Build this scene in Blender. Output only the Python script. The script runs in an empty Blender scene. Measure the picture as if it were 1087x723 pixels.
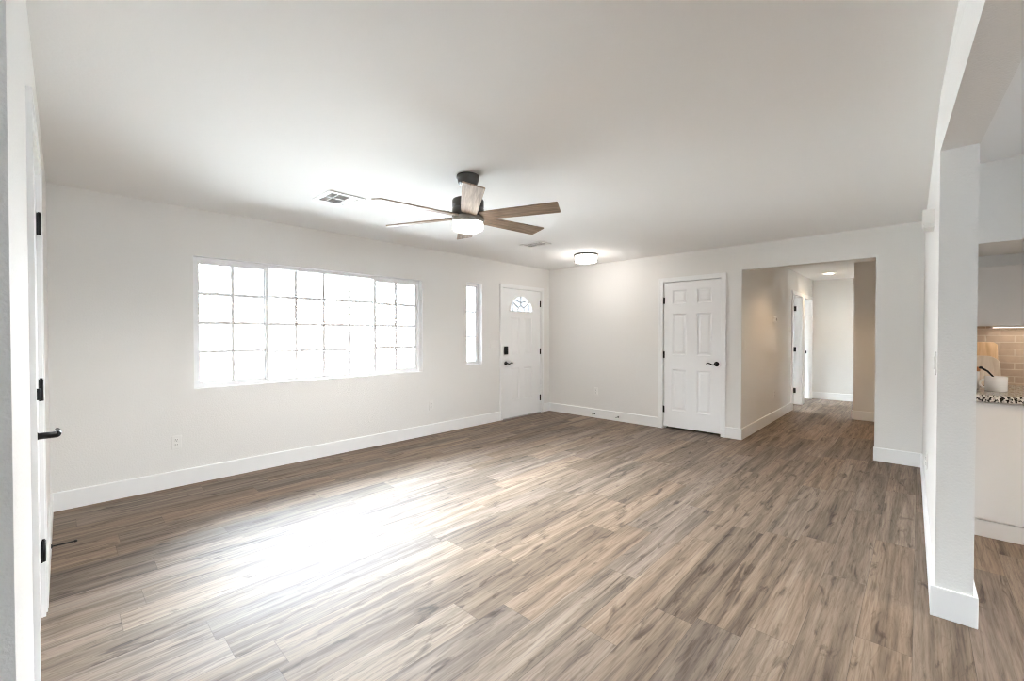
import bpy, bmesh, math, random
from mathutils import Vector, Matrix
PI = math.pi
R = math.radians
random.seed(7)
SC = bpy.context.scene
COL = SC.collection

# ------------------------------------------------------------------ camera, sky, exposure
CAM_H = 1.318
cam_data = bpy.data.cameras.new('camera')
cam_data.sensor_width = 36.0
cam_data.lens = 36.0 * 457.7 / 1087.0
cam_data.clip_start = 0.05
cam_data.clip_end = 300
cam = bpy.data.objects.new('camera', cam_data)
COL.objects.link(cam)
cam.location = (0, 0, CAM_H)
cam.rotation_euler = (R(90 - 0.76), 0, R(43.39 - 90))
SC.camera = cam

world = bpy.data.worlds.new('world')
SC.world = world
world.use_nodes = True
bg = world.node_tree.nodes['Background']
# overcast sky: brighter overhead than at the horizon
_wt = world.node_tree
_tc = _wt.nodes.new('ShaderNodeTexCoord')
_sx = _wt.nodes.new('ShaderNodeSeparateXYZ')
_mr = _wt.nodes.new('ShaderNodeMapRange')
_wt.links.new(_tc.outputs['Generated'], _sx.inputs[0])
_wt.links.new(_sx.outputs['Z'], _mr.inputs['Value'])
_mr.inputs['From Min'].default_value = 0.17
_mr.inputs['From Max'].default_value = 0.85
_mr.inputs['To Min'].default_value = 3.7      # at the horizon
_mr.inputs['To Max'].default_value = 70.0      # overhead
_wt.links.new(_mr.outputs['Result'], bg.inputs['Strength'])
bg.inputs['Color'].default_value = (0.80, 0.905, 1.0, 1)

sun_data = bpy.data.lights.new('sun', 'SUN')
sun_data.energy = 16.0
sun_data.angle = R(3)
sun_data.color = (1.0, 0.97, 0.92)
sun = bpy.data.objects.new('sun', sun_data)
COL.objects.link(sun)
sun.rotation_euler = (R(30), R(12), 0)      # from behind the house: it falls on the fronts across the street

SC.view_settings.view_transform = 'Standard'
SC.view_settings.look = 'None'
SC.view_settings.gamma = 1.0
SC.view_settings.use_curve_mapping = False
SC.view_settings.exposure = 1.8
SC.cycles.use_denoising = True
SC.cycles.filter_width = 1.1
SC.cycles.max_bounces = 14
SC.cycles.diffuse_bounces = 8
SC.cycles.glossy_bounces = 5
SC.cycles.transparent_max_bounces = 12
SC.cycles.caustics_reflective = False
SC.cycles.caustics_refractive = False
SC.cycles.sample_clamp_indirect = 12.0

H = 2.44            # ceiling height
VA = 4.679          # window wall (runs along X at Y = VA)
UB = 5.895          # back wall (runs along Y at X = UB)


# ------------------------------------------------------------------ materials
def new_mat(name):
    m = bpy.data.materials.new(name)
    m.use_nodes = True
    nt = m.node_tree
    return m, nt, nt.nodes['Principled BSDF']


def lin(c):
    f = lambda x: x / 12.92 if x <= 0.04045 else ((x + 0.055) / 1.055) ** 2.4
    return (f(c[0] / 255), f(c[1] / 255), f(c[2] / 255), 1)


def simple(name, rgb, rough=0.5, metal=0.0, bump=0.0, scale=200.0, spec=0.5, vary=0.0):
    m, nt, b = new_mat(name)
    b.inputs['Base Color'].default_value = rgb if len(rgb) == 4 else (*rgb, 1)
    b.inputs['Roughness'].default_value = rough
    b.inputs['Metallic'].default_value = metal
    b.inputs['Specular IOR Level'].default_value = spec
    tc = nt.nodes.new('ShaderNodeTexCoord')
    n = nt.nodes.new('ShaderNodeTexNoise')
    n.inputs['Scale'].default_value = scale
    n.inputs['Detail'].default_value = 3
    nt.links.new(tc.outputs['Object'], n.inputs['Vector'])
    if bump:
        bp = nt.nodes.new('ShaderNodeBump')
        bp.inputs['Strength'].default_value = bump
        bp.inputs['Distance'].default_value = 0.002
        nt.links.new(n.outputs['Fac'], bp.inputs['Height'])
        nt.links.new(bp.outputs['Normal'], b.inputs['Normal'])
    if vary:
        hs = nt.nodes.new('ShaderNodeHueSaturation')
        hs.inputs['Color'].default_value = rgb if len(rgb) == 4 else (*rgb, 1)
        mr = nt.nodes.new('ShaderNodeMapRange')
        mr.inputs['To Min'].default_value = 1 - vary
        mr.inputs['To Max'].default_value = 1 + vary
        nt.links.new(n.outputs['Fac'], mr.inputs['Value'])
        nt.links.new(mr.outputs['Result'], hs.inputs['Value'])
        nt.links.new(hs.outputs['Color'], b.inputs['Base Color'])
    return m


def emit(name, rgb, strength):
    m, nt, b = new_mat(name)
    b.inputs['Base Color'].default_value = (0.85, 0.85, 0.83, 1)
    b.inputs['Emission Color'].default_value = (*rgb, 1)
    b.inputs['Emission Strength'].default_value = strength
    return m


M = {}
M['wall'] = simple('wall_paint', (0.82, 0.81, 0.79), 0.65, bump=0.9, scale=100, spec=0.25)
M['ceiling'] = simple('ceiling_paint', (0.88, 0.875, 0.865), 0.8, bump=0.3, scale=90, spec=0.2)
M['trim'] = simple('trim_paint', (0.90, 0.905, 0.905), 0.35, bump=0.04, scale=60)
M['door'] = simple('door_paint', (0.90, 0.905, 0.91), 0.38, bump=0.04, scale=50)
M['vinyl'] = simple('white_vinyl', (0.90, 0.90, 0.91), 0.35, bump=0.02)
M['plastic'] = simple('white_plastic', (0.84, 0.83, 0.81), 0.35, bump=0.02)
M['slot'] = simple('slot_shadow', (0.05, 0.05, 0.05), 0.6)
M['black'] = simple('black_metal', (0.012, 0.012, 0.013), 0.38, metal=0.4, bump=0.05)
M['bronze'] = simple('dark_bronze', (0.085, 0.081, 0.078), 0.38, metal=0.7, bump=0.05)
M['pewter'] = simple('pewter_metal', (0.30, 0.29, 0.27), 0.35, metal=0.8, bump=0.03)
M['rubber'] = simple('grey_rubber', (0.35, 0.35, 0.34), 0.7)
M['vent'] = simple('vent_enamel', (0.80, 0.79, 0.77), 0.4)
M['duct'] = simple('duct_shade', (0.22, 0.22, 0.22), 0.8)
M['cabinet'] = simple('cabinet_paint', (0.78, 0.75, 0.72), 0.32, bump=0.02)
M['ceramic'] = simple('white_ceramic', (0.82, 0.81, 0.79), 0.2)
M['came'] = simple('lead_came', (0.42, 0.42, 0.42), 0.45, metal=0.3)
M['concrete'] = simple('driveway_concrete', (0.12, 0.118, 0.113), 0.9, bump=0.3, scale=8, vary=0.12)
M['stucco'] = simple('pale_stucco', (0.72, 0.66, 0.62), 0.9, bump=0.3, scale=30)
M['fascia'] = simple('pink_fascia', (0.26, 0.15, 0.13), 0.7)
M['shingle'] = simple('pale_roof', (0.45, 0.42, 0.40), 0.9, bump=0.5, scale=20, vary=0.2)
M['bark'] = simple('bark', (0.12, 0.10, 0.08), 0.9, bump=0.6, scale=25, vary=0.3)
M['leaf'] = simple('leaf', (0.11, 0.13, 0.07), 0.7, vary=0.3, scale=4)
M['lamp_fan'] = emit('fan_lamp_glass', (1.0, 0.94, 0.87), 2.6)
M['lamp_flush'] = emit('drum_lamp_glass', (1.0, 0.93, 0.85), 2.6)
M['lamp_can'] = emit('can_lamp_lens', (1.0, 0.86, 0.68), 9.0)
M['lamp_bar'] = emit('strip_lamp_lens', (1.0, 0.88, 0.72), 2.0)


def glass_mat(name, tint=(1, 1, 1)):
    m = bpy.data.materials.new(name)
    m.use_nodes = True
    nt = m.node_tree
    nt.nodes.clear()
    out = nt.nodes.new('ShaderNodeOutputMaterial')
    mix = nt.nodes.new('ShaderNodeMixShader')
    fr = nt.nodes.new('ShaderNodeFresnel')
    fr.inputs['IOR'].default_value = 1.45
    tr = nt.nodes.new('ShaderNodeBsdfTransparent')
    tr.inputs['Color'].default_value = (*tint, 1)
    gl = nt.nodes.new('ShaderNodeBsdfGlossy')
    gl.inputs['Roughness'].default_value = 0.02
    nt.links.new(fr.outputs[0], mix.inputs[0])
    nt.links.new(tr.outputs[0], mix.inputs[1])
    nt.links.new(gl.outputs[0], mix.inputs[2])
    nt.links.new(mix.outputs[0], out.inputs[0])
    return m


M['glass'] = glass_mat('window_glass', (0.97, 0.98, 0.98))
M['dimmed_glass'] = glass_mat('dimmed_door_glass', (0.13, 0.13, 0.13))  # grey tint added to dim the sky behind the door grille


class NB:
    """little node-building helper"""
    def __init__(self, nt):
        self.nt = nt

    def n(self, t, **kw):
        nd = self.nt.nodes.new(t)
        for k, v in kw.items():
            setattr(nd, k, v)
        return nd

    def put(self, sock, v):
        if isinstance(v, bpy.types.NodeSocket):
            self.nt.links.new(v, sock)
        else:
            sock.default_value = v

    def math(self, op, a, b=None, c=None):
        nd = self.n('ShaderNodeMath', operation=op)
        for i, v in enumerate((a, b, c)):
            if v is not None:
                self.put(nd.inputs[i], v)
        return nd.outputs[0]

    def comb(self, x, y, z):
        nd = self.n('ShaderNodeCombineXYZ')
        for i, v in enumerate((x, y, z)):
            self.put(nd.inputs[i], v)
        return nd.outputs[0]

    def noise(self, vec, scale, detail=4, rough=0.55, dist=0.0):
        nd = self.n('ShaderNodeTexNoise')
        self.put(nd.inputs['Vector'], vec)
        nd.inputs['Scale'].default_value = scale
        nd.inputs['Detail'].default_value = detail
        nd.inputs['Roughness'].default_value = rough
        nd.inputs['Distortion'].default_value = dist
        return nd.outputs['Fac']

    def ramp(self, fac, stops):
        nd = self.n('ShaderNodeValToRGB')
        self.put(nd.inputs[0], fac)
        els = nd.color_ramp.elements
        while len(els) < len(stops):
            els.new(0.5)
        for e, (p, c) in zip(els, stops):
            e.position = p
            e.color = c if len(c) == 4 else (*c, 1)
        return nd.outputs[0]

    def mix(self, fac, a, b, mode='MIX'):
        nd = self.n('ShaderNodeMix', data_type='RGBA', blend_type=mode)
        self.put(nd.inputs[0], fac)
        self.put(nd.inputs[6], a)
        self.put(nd.inputs[7], b)
        return nd.outputs[2]


def plank_material():
    m, nt, b = new_mat('vinyl_planks')
    N = NB(nt)
    tc = N.n('ShaderNodeTexCoord')
    sp = N.n('ShaderNodeSeparateXYZ')
    nt.links.new(tc.outputs['Object'], sp.inputs[0])
    x, y = sp.outputs[0], sp.outputs[1]
    PW, PL = 0.182, 1.22
    ry = N.math('DIVIDE', N.math('ADD', y, 10.0), PW)
    row = N.math('FLOOR', ry)
    fy = N.math('FRACT', ry)
    wn = N.n('ShaderNodeTexWhiteNoise', noise_dimensions='1D')
    N.put(wn.inputs['W'], row)
    rx = N.math('ADD', N.math('DIVIDE', N.math('ADD', x, 10.0), PL), N.math('MULTIPLY', wn.outputs['Value'], 7.0))
    col = N.math('FLOOR', rx)
    fx = N.math('FRACT', rx)
    wid = N.n('ShaderNodeTexWhiteNoise', noise_dimensions='2D')
    N.put(wid.inputs['Vector'], N.comb(row, col, 0.0))
    pid = wid.outputs['Value']
    pc = N.n('ShaderNodeSeparateColor')
    nt.links.new(wid.outputs['Color'], pc.inputs[0])
    p2, p3 = pc.outputs[1], pc.outputs[2]
    # per-plank shifted grain space, long along X
    gx = N.math('ADD', x, N.math('MULTIPLY', pid, 37.0))
    gy = N.math('ADD', y, N.math('MULTIPLY', p2, 23.0))
    gv = N.comb(N.math('MULTIPLY', gx, 0.45), N.math('MULTIPLY', gy, 12.0), N.math('MULTIPLY', p3, 9.0))
    wide = N.noise(N.comb(N.math('MULTIPLY', gx, 0.42), N.math('MULTIPLY', gy, 6.5), N.math('MULTIPLY', p3, 9.0)), 1.7, 3, 0.55, 1.2)
    broad = N.math('ADD', N.math('MULTIPLY', N.noise(gv, 1.5, 5, 0.62, 0.9), 0.5), N.math('MULTIPLY', wide, 0.5))
    fv = N.comb(N.math('MULTIPLY', gx, 3.0), N.math('MULTIPLY', gy, 62.0), N.math('MULTIPLY', p3, 9.0))
    fine = N.noise(fv, 1.5, 5, 0.65, 0.2)                       # fine fibres
    kv = N.comb(N.math('MULTIPLY', gx, 2.0), N.math('MULTIPLY', gy, 11.0), N.math('MULTIPLY', p2, 5.0))
    knot = N.noise(kv, 1.3, 4, 0.55, 1.8)                       # dark smudges and knots
    cv = N.comb(N.math('MULTIPLY', gx, 0.9), N.math('MULTIPLY', gy, 9.0), N.math('MULTIPLY', p3, 3.0))
    cath = N.noise(cv, 1.2, 2, 0.5, 0.8)
    ring = N.math('ABSOLUTE', N.math('SINE', N.math('MULTIPLY', cath, 70.0)))
    base = N.ramp(broad, [(0.30, lin((78, 69, 61))), (0.43, lin((113, 99, 87))), (0.53, lin((134, 118, 104))), (0.68, lin((150, 135, 121)))])
    tone = N.ramp(pid, [(0.0, (0.72, 0.71, 0.70)), (0.35, (0.93, 0.91, 0.90)), (0.7, (1.02, 1.0, 0.99)), (1.0, (1.07, 1.07, 1.07))])
    c = N.mix(1.0, base, tone, 'MULTIPLY')
    warm = N.ramp(p3, [(0.0, (1.04, 0.995, 0.93)), (0.5, (1.0, 1.0, 0.98)), (1.0, (0.96, 0.99, 1.03))])
    c = N.mix(1.0, c, warm, 'MULTIPLY')
    fr = N.ramp(fine, [(0.30, (0.58, 0.56, 0.54)), (0.5, (1, 1, 1)), (0.72, (1.28, 1.27, 1.26))])
    c = N.mix(0.8, c, fr, 'MULTIPLY')
    rr = N.ramp(ring, [(0.0, (0.70, 0.68, 0.66)), (0.35, (1, 1, 1)), (1.0, (1.05, 1.05, 1.05))])
    c = N.mix(N.math('MULTIPLY', p2, 0.6), c, rr, 'MULTIPLY')
    kr = N.ramp(knot, [(0.575, (1, 1, 1)), (0.645, (0.64, 0.62, 0.60)), (0.72, (0.34, 0.32, 0.31))])
    c = N.mix(0.9, c, kr, 'MULTIPLY')
    # seams
    ey = N.math('MULTIPLY', N.math('MINIMUM', fy, N.math('SUBTRACT', 1.0, fy)), PW)
    ex = N.math('MULTIPLY', N.math('MINIMUM', fx, N.math('SUBTRACT', 1.0, fx)), PL)
    e = N.math('MINIMUM', ex, ey)
    seam = N.math('LESS_THAN', e, 0.0011)
    c = N.mix(N.math('MULTIPLY', seam, 0.45), c, (0.03, 0.024, 0.02, 1))
    nt.links.new(c, b.inputs['Base Color'])
    rg = N.math('ADD', N.math('MULTIPLY', fine, 0.24), 0.46)
    nt.links.new(rg, b.inputs['Roughness'])
    sr = N.n('ShaderNodeMapRange')
    N.put(sr.inputs['Value'], N.math('ADD', N.math('MULTIPLY', fine, 0.6), N.math('MULTIPLY', broad, 0.4)))
    sr.inputs['From Min'].default_value = 0.36
    sr.inputs['From Max'].default_value = 0.62
    sr.inputs['To Min'].default_value = 0.10
    sr.inputs['To Max'].default_value = 0.36
    nt.links.new(sr.outputs['Result'], b.inputs['Specular IOR Level'])
    hgt = N.math('SUBTRACT', N.math('ADD', N.math('MULTIPLY', fine, 0.5), N.math('MULTIPLY', broad, 0.25)), N.math('MULTIPLY', seam, 0.8))
    bp = N.n('ShaderNodeBump')
    bp.inputs['Strength'].default_value = 0.35
    bp.inputs['Distance'].default_value = 0.0015
    nt.links.new(hgt, bp.inputs['Height'])
    nt.links.new(bp.outputs['Normal'], b.inputs['Normal'])
    return m


def blade_material():
    m, nt, b = new_mat('weathered_blade')
    N = NB(nt)
    tc = N.n('ShaderNodeTexCoord')
    sp = N.n('ShaderNodeSeparateXYZ')
    nt.links.new(tc.outputs['Object'], sp.inputs[0])
    v = N.comb(N.math('MULTIPLY', sp.outputs[0], 3.0), N.math('MULTIPLY', sp.outputs[1], 45.0), sp.outputs[2])
    f = N.noise(v, 1.6, 5, 0.6, 0.4)
    c = N.ramp(f, [(0.25, lin((100, 86, 75))), (0.5, lin((152, 131, 112))), (0.75, lin((184, 161, 139)))])
    nt.links.new(c, b.inputs['Base Color'])
    b.inputs['Roughness'].default_value = 0.45
    return m


def granite_material():
    m, nt, b = new_mat('speckled_granite')
    N = NB(nt)
    tc = N.n('ShaderNodeTexCoord')
    vo = N.n('ShaderNodeTexVoronoi')
    vo.inputs['Scale'].default_value = 110
    nt.links.new(tc.outputs['Object'], vo.inputs['Vector'])
    sc = N.n('ShaderNodeSeparateColor')
    nt.links.new(vo.outputs['Color'], sc.inputs[0])
    c = N.ramp(sc.outputs[0], [(0.0, (0.015, 0.014, 0.014)), (0.44, (0.03, 0.028, 0.027)), (0.48, (0.45, 0.41, 0.37)), (0.7, (0.62, 0.58, 0.53)), (1.0, (0.75, 0.72, 0.68))])
    nt.links.new(c, b.inputs['Base Color'])
    b.inputs['Roughness'].default_value = 0.15
    return m


def tile_material():
    m, nt, b = new_mat('backsplash_tile')
    N = NB(nt)
    tc = N.n('ShaderNodeTexCoord')
    sp = N.n('ShaderNodeSeparateXYZ')
    nt.links.new(tc.outputs['Object'], sp.inputs[0])
    br = N.n('ShaderNodeTexBrick')
    nt.links.new(N.comb(sp.outputs[1], sp.outputs[2], 0.0), br.inputs['Vector'])
    br.inputs['Scale'].default_value = 1.0
    br.inputs['Brick Width'].default_value = 0.152
    br.inputs['Row Height'].default_value = 0.0525
    br.inputs['Mortar Size'].default_value = 0.0028
    br.inputs['Color1'].default_value = lin((196, 174, 155))
    br.inputs['Color2'].default_value = lin((212, 192, 172))
    br.inputs['Mortar'].default_value = lin((222, 210, 196))
    n = N.noise(tc.outputs['Object'], 14, 5, 0.6)
    c = N.mix(0.35, br.outputs['Color'], N.ramp(n, [(0.3, (0.62, 0.60, 0.58)), (0.7, (1.1, 1.1, 1.1))]), 'MULTIPLY')
    nt.links.new(c, b.inputs['Base Color'])
    b.inputs['Roughness'].default_value = 0.3
    bp = N.n('ShaderNodeBump')
    bp.inputs['Strength'].default_value = 0.5
    bp.inputs['Distance'].default_value = 0.002
    nt.links.new(N.math('SUBTRACT', 1.0, br.outputs['Fac']), bp.inputs['Height'])
    nt.links.new(bp.outputs['Normal'], b.inputs['Normal'])
    return m


def wood_material(name, dark, light, ax=2):
    m, nt, b = new_mat(name)
    N = NB(nt)
    tc = N.n('ShaderNodeTexCoord')
    sp = N.n('ShaderNodeSeparateXYZ')
    nt.links.new(tc.outputs['Object'], sp.inputs[0])
    s = [18.0, 18.0, 18.0]
    s[ax] = 2.0
    v = N.comb(*[N.math('MULTIPLY', sp.outputs[i], s[i]) for i in range(3)])
    f = N.noise(v, 2.0, 4, 0.6, 0.5)
    nt.links.new(N.ramp(f, [(0.3, lin(dark)), (0.7, lin(light))]), b.inputs['Base Color'])
    b.inputs['Roughness'].default_value = 0.5
    return m


M['floor'] = plank_material()
M['blade'] = blade_material()
M['granite'] = granite_material()
M['tile'] = tile_material()
M['board'] = wood_material('maple_board', (196, 158, 118), (226, 194, 156), 1)
M['board_pale'] = wood_material('pale_board', (206, 186, 164), (232, 218, 202), 1)
M['lid'] = wood_material('acacia_lid', (150, 92, 52), (190, 128, 80), 1)


# ------------------------------------------------------------------ mesh helpers
class MB:
    def __init__(self):
        self.bm = bmesh.new()

    def poly(self, pts):
        return self.bm.faces.new([self.bm.verts.new(p) for p in pts])

    def box(self, x0, x1, y0, y1, z0, z1, bevel=0.0, seg=2):
        t = bmesh.new()
        bmesh.ops.create_cube(t, size=1.0)
        for v in t.verts:
            v.co = Vector(((x0 + x1) / 2 + v.co.x * (x1 - x0), (y0 + y1) / 2 + v.co.y * (y1 - y0), (z0 + z1) / 2 + v.co.z * (z1 - z0)))
        if bevel:
            bmesh.ops.bevel(t, geom=list(t.edges), offset=bevel, segments=seg, affect='EDGES', profile=0.5)
        self.add(t)
        return self

    def add(self, t, mat=None):
        if mat is not None:
            bmesh.ops.transform(t, matrix=mat, verts=t.verts)
        vm = {v: self.bm.verts.new(v.co) for v in t.verts}
        for f in t.faces:
            try:
                nf = self.bm.faces.new([vm[v] for v in f.verts])
                nf.smooth = f.smooth
            except ValueError:
                pass
        t.free()

    def prism(self, pts, z0, z1, bevel=0.0):
        """pts: plan polygon (x, y)"""
        t = bmesh.new()
        lo = [t.verts.new((p[0], p[1], z0)) for p in pts]
        hi = [t.verts.new((p[0], p[1], z1)) for p in pts]
        n = len(pts)
        t.faces.new(lo[::-1])
        t.faces.new(hi)
        for i in range(n):
            t.faces.new([lo[i], lo[(i + 1) % n], hi[(i + 1) % n], hi[i]])
        bmesh.ops.recalc_face_normals(t, faces=t.faces)
        if bevel:
            bmesh.ops.bevel(t, geom=list(t.edges), offset=bevel, segments=2, affect='EDGES', profile=0.5)
        self.add(t)
        return self

    def lathe(self, prof, n=40, mat=None, smooth=True, closed=False):
        """prof: (radius, z) list, turned about Z"""
        t = bmesh.new()
        rings = []
        for r, z in prof:
            if r < 1e-6:
                rings.append([t.verts.new((0, 0, z))])
            else:
                rings.append([t.verts.new((r * math.cos(2 * PI * i / n), r * math.sin(2 * PI * i / n), z)) for i in range(n)])
        for a, b in zip(rings[:-1], rings[1:]):
            for i in range(n):
                j = (i + 1) % n
                if len(a) == 1 and len(b) == 1:
                    continue
                if len(a) == 1:
                    f = t.faces.new([a[0], b[i], b[j]])
                elif len(b) == 1:
                    f = t.faces.new([a[i], a[j], b[0]])
                else:
                    f = t.faces.new([a[i], a[j], b[j], b[i]])
                f.smooth = smooth
        for rg in (rings[0], rings[-1]):
            if len(rg) > 1 and not closed:
                t.faces.new(rg)
        bmesh.ops.recalc_face_normals(t, faces=t.faces)
        self.add(t, mat)
        return self

    def tube(self, pts, radii, n=12):
        """round bar through the points, a radius each"""
        t = bmesh.new()
        pts = [Vector(p) for p in pts]
        if not isinstance(radii, (list, tuple)):
            radii = [radii] * len(pts)
        rings = []
        prev = None
        for i, p in enumerate(pts):
            d = (pts[min(i + 1, len(pts) - 1)] - pts[max(i - 1, 0)]).normalized()
            if prev is None:
                up = Vector((0, 0, 1)) if abs(d.z) < 0.9 else Vector((1, 0, 0))
            else:
                up = prev
            s = d.cross(up).normalized()
            up = s.cross(d).normalized()
            prev = up
            rings.append([t.verts.new(p + (s * math.cos(2 * PI * k / n) + up * math.sin(2 * PI * k / n)) * radii[i]) for k in range(n)])
        for a, b in zip(rings[:-1], rings[1:]):
            for k in range(n):
                f = t.faces.new([a[k], a[(k + 1) % n], b[(k + 1) % n], b[k]])
                f.smooth = True
        t.faces.new(rings[0])
        t.faces.new(rings[-1])
        bmesh.ops.recalc_face_normals(t, faces=t.faces)
        self.add(t)
        return self

    def cyl(self, p0, p1, r, n=24):
        return self.tube([p0, p1], r, n)

    def build(self, name, mat, parent=None, loc=None, rot=None, smooth_angle=None):
        bmesh.ops.remove_doubles(self.bm, verts=self.bm.verts, dist=1e-5)
        me = bpy.data.meshes.new(name)
        self.bm.to_mesh(me)
        self.bm.free()
        o = bpy.data.objects.new(name, me)
        COL.objects.link(o)
        if mat is not None:
            me.materials.append(M[mat] if isinstance(mat, str) else mat)
        if parent is not None:
            o.parent = parent
        if loc is not None:
            o.location = loc
        if rot is not None:
            o.rotation_euler = rot
        return o


def tag(o, label=None, cat=None, group=None, kind=None):
    if label:
        o['label'] = label
    if cat:
        o['category'] = cat
    if group:
        o['group'] = group
    if kind:
        o['kind'] = kind
    return o


def empty(name, loc, rz=0.0):
    o = bpy.data.objects.new(name, None)
    o.empty_display_size = 0.1
    COL.objects.link(o)
    o.location = loc
    o.rotation_euler = (0, 0, rz)
    return o


def copy_tree(o, parent=None):
    c = o.copy()
    COL.objects.link(c)
    c.parent = parent
    for ch in list(o.children):
        copy_tree(ch, c)
    return c


def cells(xs, zs, solid, y0, y1, mb=None):
    """a slab in the XZ plane between y0 and y1, solid(i, j) says which grid cells are filled"""
    mb = mb or MB()
    nx, nz = len(xs) - 1, len(zs) - 1
    S = lambda i, j: 0 <= i < nx and 0 <= j < nz and solid(i, j)
    for i in range(nx):
        for j in range(nz):
            if not S(i, j):
                continue
            a, b, c, d = xs[i], xs[i + 1], zs[j], zs[j + 1]
            mb.poly([(a, y0, c), (b, y0, c), (b, y0, d), (a, y0, d)])
            mb.poly([(a, y1, c), (a, y1, d), (b, y1, d), (b, y1, c)])
            if not S(i - 1, j):
                mb.poly([(a, y0, c), (a, y0, d), (a, y1, d), (a, y1, c)])
            if not S(i + 1, j):
                mb.poly([(b, y0, c), (b, y1, c), (b, y1, d), (b, y0, d)])
            if not S(i, j - 1):
                mb.poly([(a, y0, c), (a, y1, c), (b, y1, c), (b, y0, c)])
            if not S(i, j + 1):
                mb.poly([(a, y0, d), (b, y0, d), (b, y1, d), (a, y1, d)])
    return mb


def wall_with_holes(x0, x1, holes, y0, y1, z1=H):
    """holes: (xa, xb, za, zb)"""
    xs = sorted({x0, x1, *[h[0] for h in holes], *[h[1] for h in holes]})
    zs = sorted({0.0, z1, *[h[2] for h in holes], *[h[3] for h in holes]})

    def solid(i, j):
        cx, cz = (xs[i] + xs[i + 1]) / 2, (zs[j] + zs[j + 1]) / 2
        return not any(h[0] < cx < h[1] and h[2] < cz < h[3] for h in holes)
    return cells(xs, zs, solid, y0, y1)


# local frame used for everything fixed to a wall: X to the right as one faces it, Z up, -Y out of the wall
ROT_A, ROT_B, ROT_C, ROT_D = 0.0, -PI / 2, PI, PI / 2

# ------------------------------------------------------------------ the setting
mb = MB()
mb.box(-3.1, 11.6, -3.6, VA + 0.16, -0.12, 0.0)
tag(mb.build('floor', 'floor'), 'grey brown wood-look plank floor running through the whole room', 'floor', kind='structure')
mb = MB()
mb.box(-3.1, 11.6, -3.6, VA + 0.16, H, H + 0.14)
tag(mb.build('ceiling', 'ceiling'), 'flat off-white ceiling over the room and the hall', 'ceiling', kind='structure')

W1 = (0.840, 3.263, 0.836, 2.022)      # wide window
W2 = (4.010, 4.306, 0.882, 2.066)      # narrow side window
FD = (4.737, 5.655, 0.0, 2.045)        # front door opening
SL = (0.4, 2.8, 1.1, 2.15)            # unseen window added behind the camera for fill light
HB = (8.8, 10.75, 0.95, 2.1)           # bedroom window beyond the hall
w = wall_with_holes(-0.19, 11.6, [W1, W2, (FD[0] - 0.02, FD[1] + 0.02, 0, FD[3] + 0.02), HB], 0.0, 0.15)
tag(w.build('wall_front', 'wall', loc=(0, VA, 0)), 'long greige wall with the wide grid window and the entry door', 'wall', kind='structure')

# back wall: closet door opening and the hall opening
CL = (1.862, 2.628, 0.0, 2.050)
OP = (0.337, 1.620, 0.0, 2.130)
# local X = VA - Y
hb = [(VA - CL[1] - 0.02, VA - CL[0] + 0.02, 0, CL[3] + 0.02), (VA - OP[1], VA - OP[0], 0, OP[3])]
w = wall_with_holes(0.0, VA + 0.03, hb, 0.0, 0.125)
tag(w.build('wall_back', 'wall', loc=(UB, VA, 0), rot=(0, 0, ROT_B)), 'greige wall across the room with the closet door and the hall opening', 'wall', kind='structure')

# right wall: pillar end at X = 2.83, header carries on towards the camera
PE = 2.83
mb = MB()
mb.prism([(PE, -0.062), (PE, -0.187), (UB + 0.125, -0.165), (UB + 0.125, -0.031)], 0, H)
hx = -0.4


def hv(x, z):      # the header leans a touch off the wall line
    t = (PE - x) / (PE - 1.568)
    return -0.062 - t * (0.055 if z < 2.3 else 0.040)


pts = []
for x in (PE, hx):
    pts.append([Vector((x, hv(x, 2.17), 2.17)), Vector((x, hv(x, 2.17) - 0.127, 2.17)), Vector((x, hv(x, 2.44) - 0.127, H)), Vector((x, hv(x, 2.44), H))])
a, b = pts
for i in range(4):
    mb.poly([a[i], a[(i + 1) % 4], b[(i + 1) % 4], b[i]])
mb.poly(b)
tag(mb.build('wall_right', 'wall'), 'greige right wall ending in a pillar with a header above the kitchen opening', 'wall', kind='structure')

# left wall with the side door, a hair off square
D0, D1 = Vector((-0.064, 1.36, 0)), Vector((-0.0398, VA, 0))
ANG_D = math.atan2(D1.y - D0.y, D1.x - D0.x)          # local X runs along +Y
LEN_D = (D1 - D0).length
dv = lambda v: (v - D0.y) * LEN_D / (D1.y - D0.y)     # room Y -> local X on that wall
SD = (2.135, 2.955, 0.0, 2.05)
w = wall_with_holes(0.0, LEN_D, [(dv(SD[0]) - 0.02, dv(SD[1]) + 0.02, 0, SD[3] + 0.02)], 0.0, 0.125)
tag(w.build('wall_left', 'wall', loc=D0, rot=(0, 0, ANG_D)), 'textured wall at the left edge holding the white side door', 'wall', kind='structure')

# hall beyond the back wall
HV = 1.62
D1H, D2H = (8.83, 9.65), (9.86, 10.67)      # two doorways in the hall's left wall
XE = 10.79
w = wall_with_holes(UB + 0.125, XE + 0.12, [(D1H[0], D1H[1], 0, 2.05), (D2H[0], D2H[1], 0, 2.05)], 0.0, 0.115)
tag(w.build('wall_hall_left', 'wall', loc=(0, HV, 0)), 'hall wall with the thermostat and two doorways', 'wall', kind='structure')
mb = MB()
mb.box(XE, XE + 0.12, -3.6, HV, 0, H)
tag(mb.build('wall_hall_end', 'wall'), 'plain wall closing the far end of the hall', 'wall', kind='structure')
mb = MB()
mb.box(8.53, XE, -0.95, 0.745, 0, H)
tag(mb.build('wall_hall_right', 'wall'), 'warm tan-lit wall corner on the right side of the hall', 'wall', kind='structure')
mb = MB()
mb.box(UB + 0.125, 8.53, -0.95, -0.83, 0, H)
tag(mb.build('wall_hall_side', 'wall'), 'wall of the side corridor hidden behind the back wall', 'wall', kind='structure')
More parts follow.
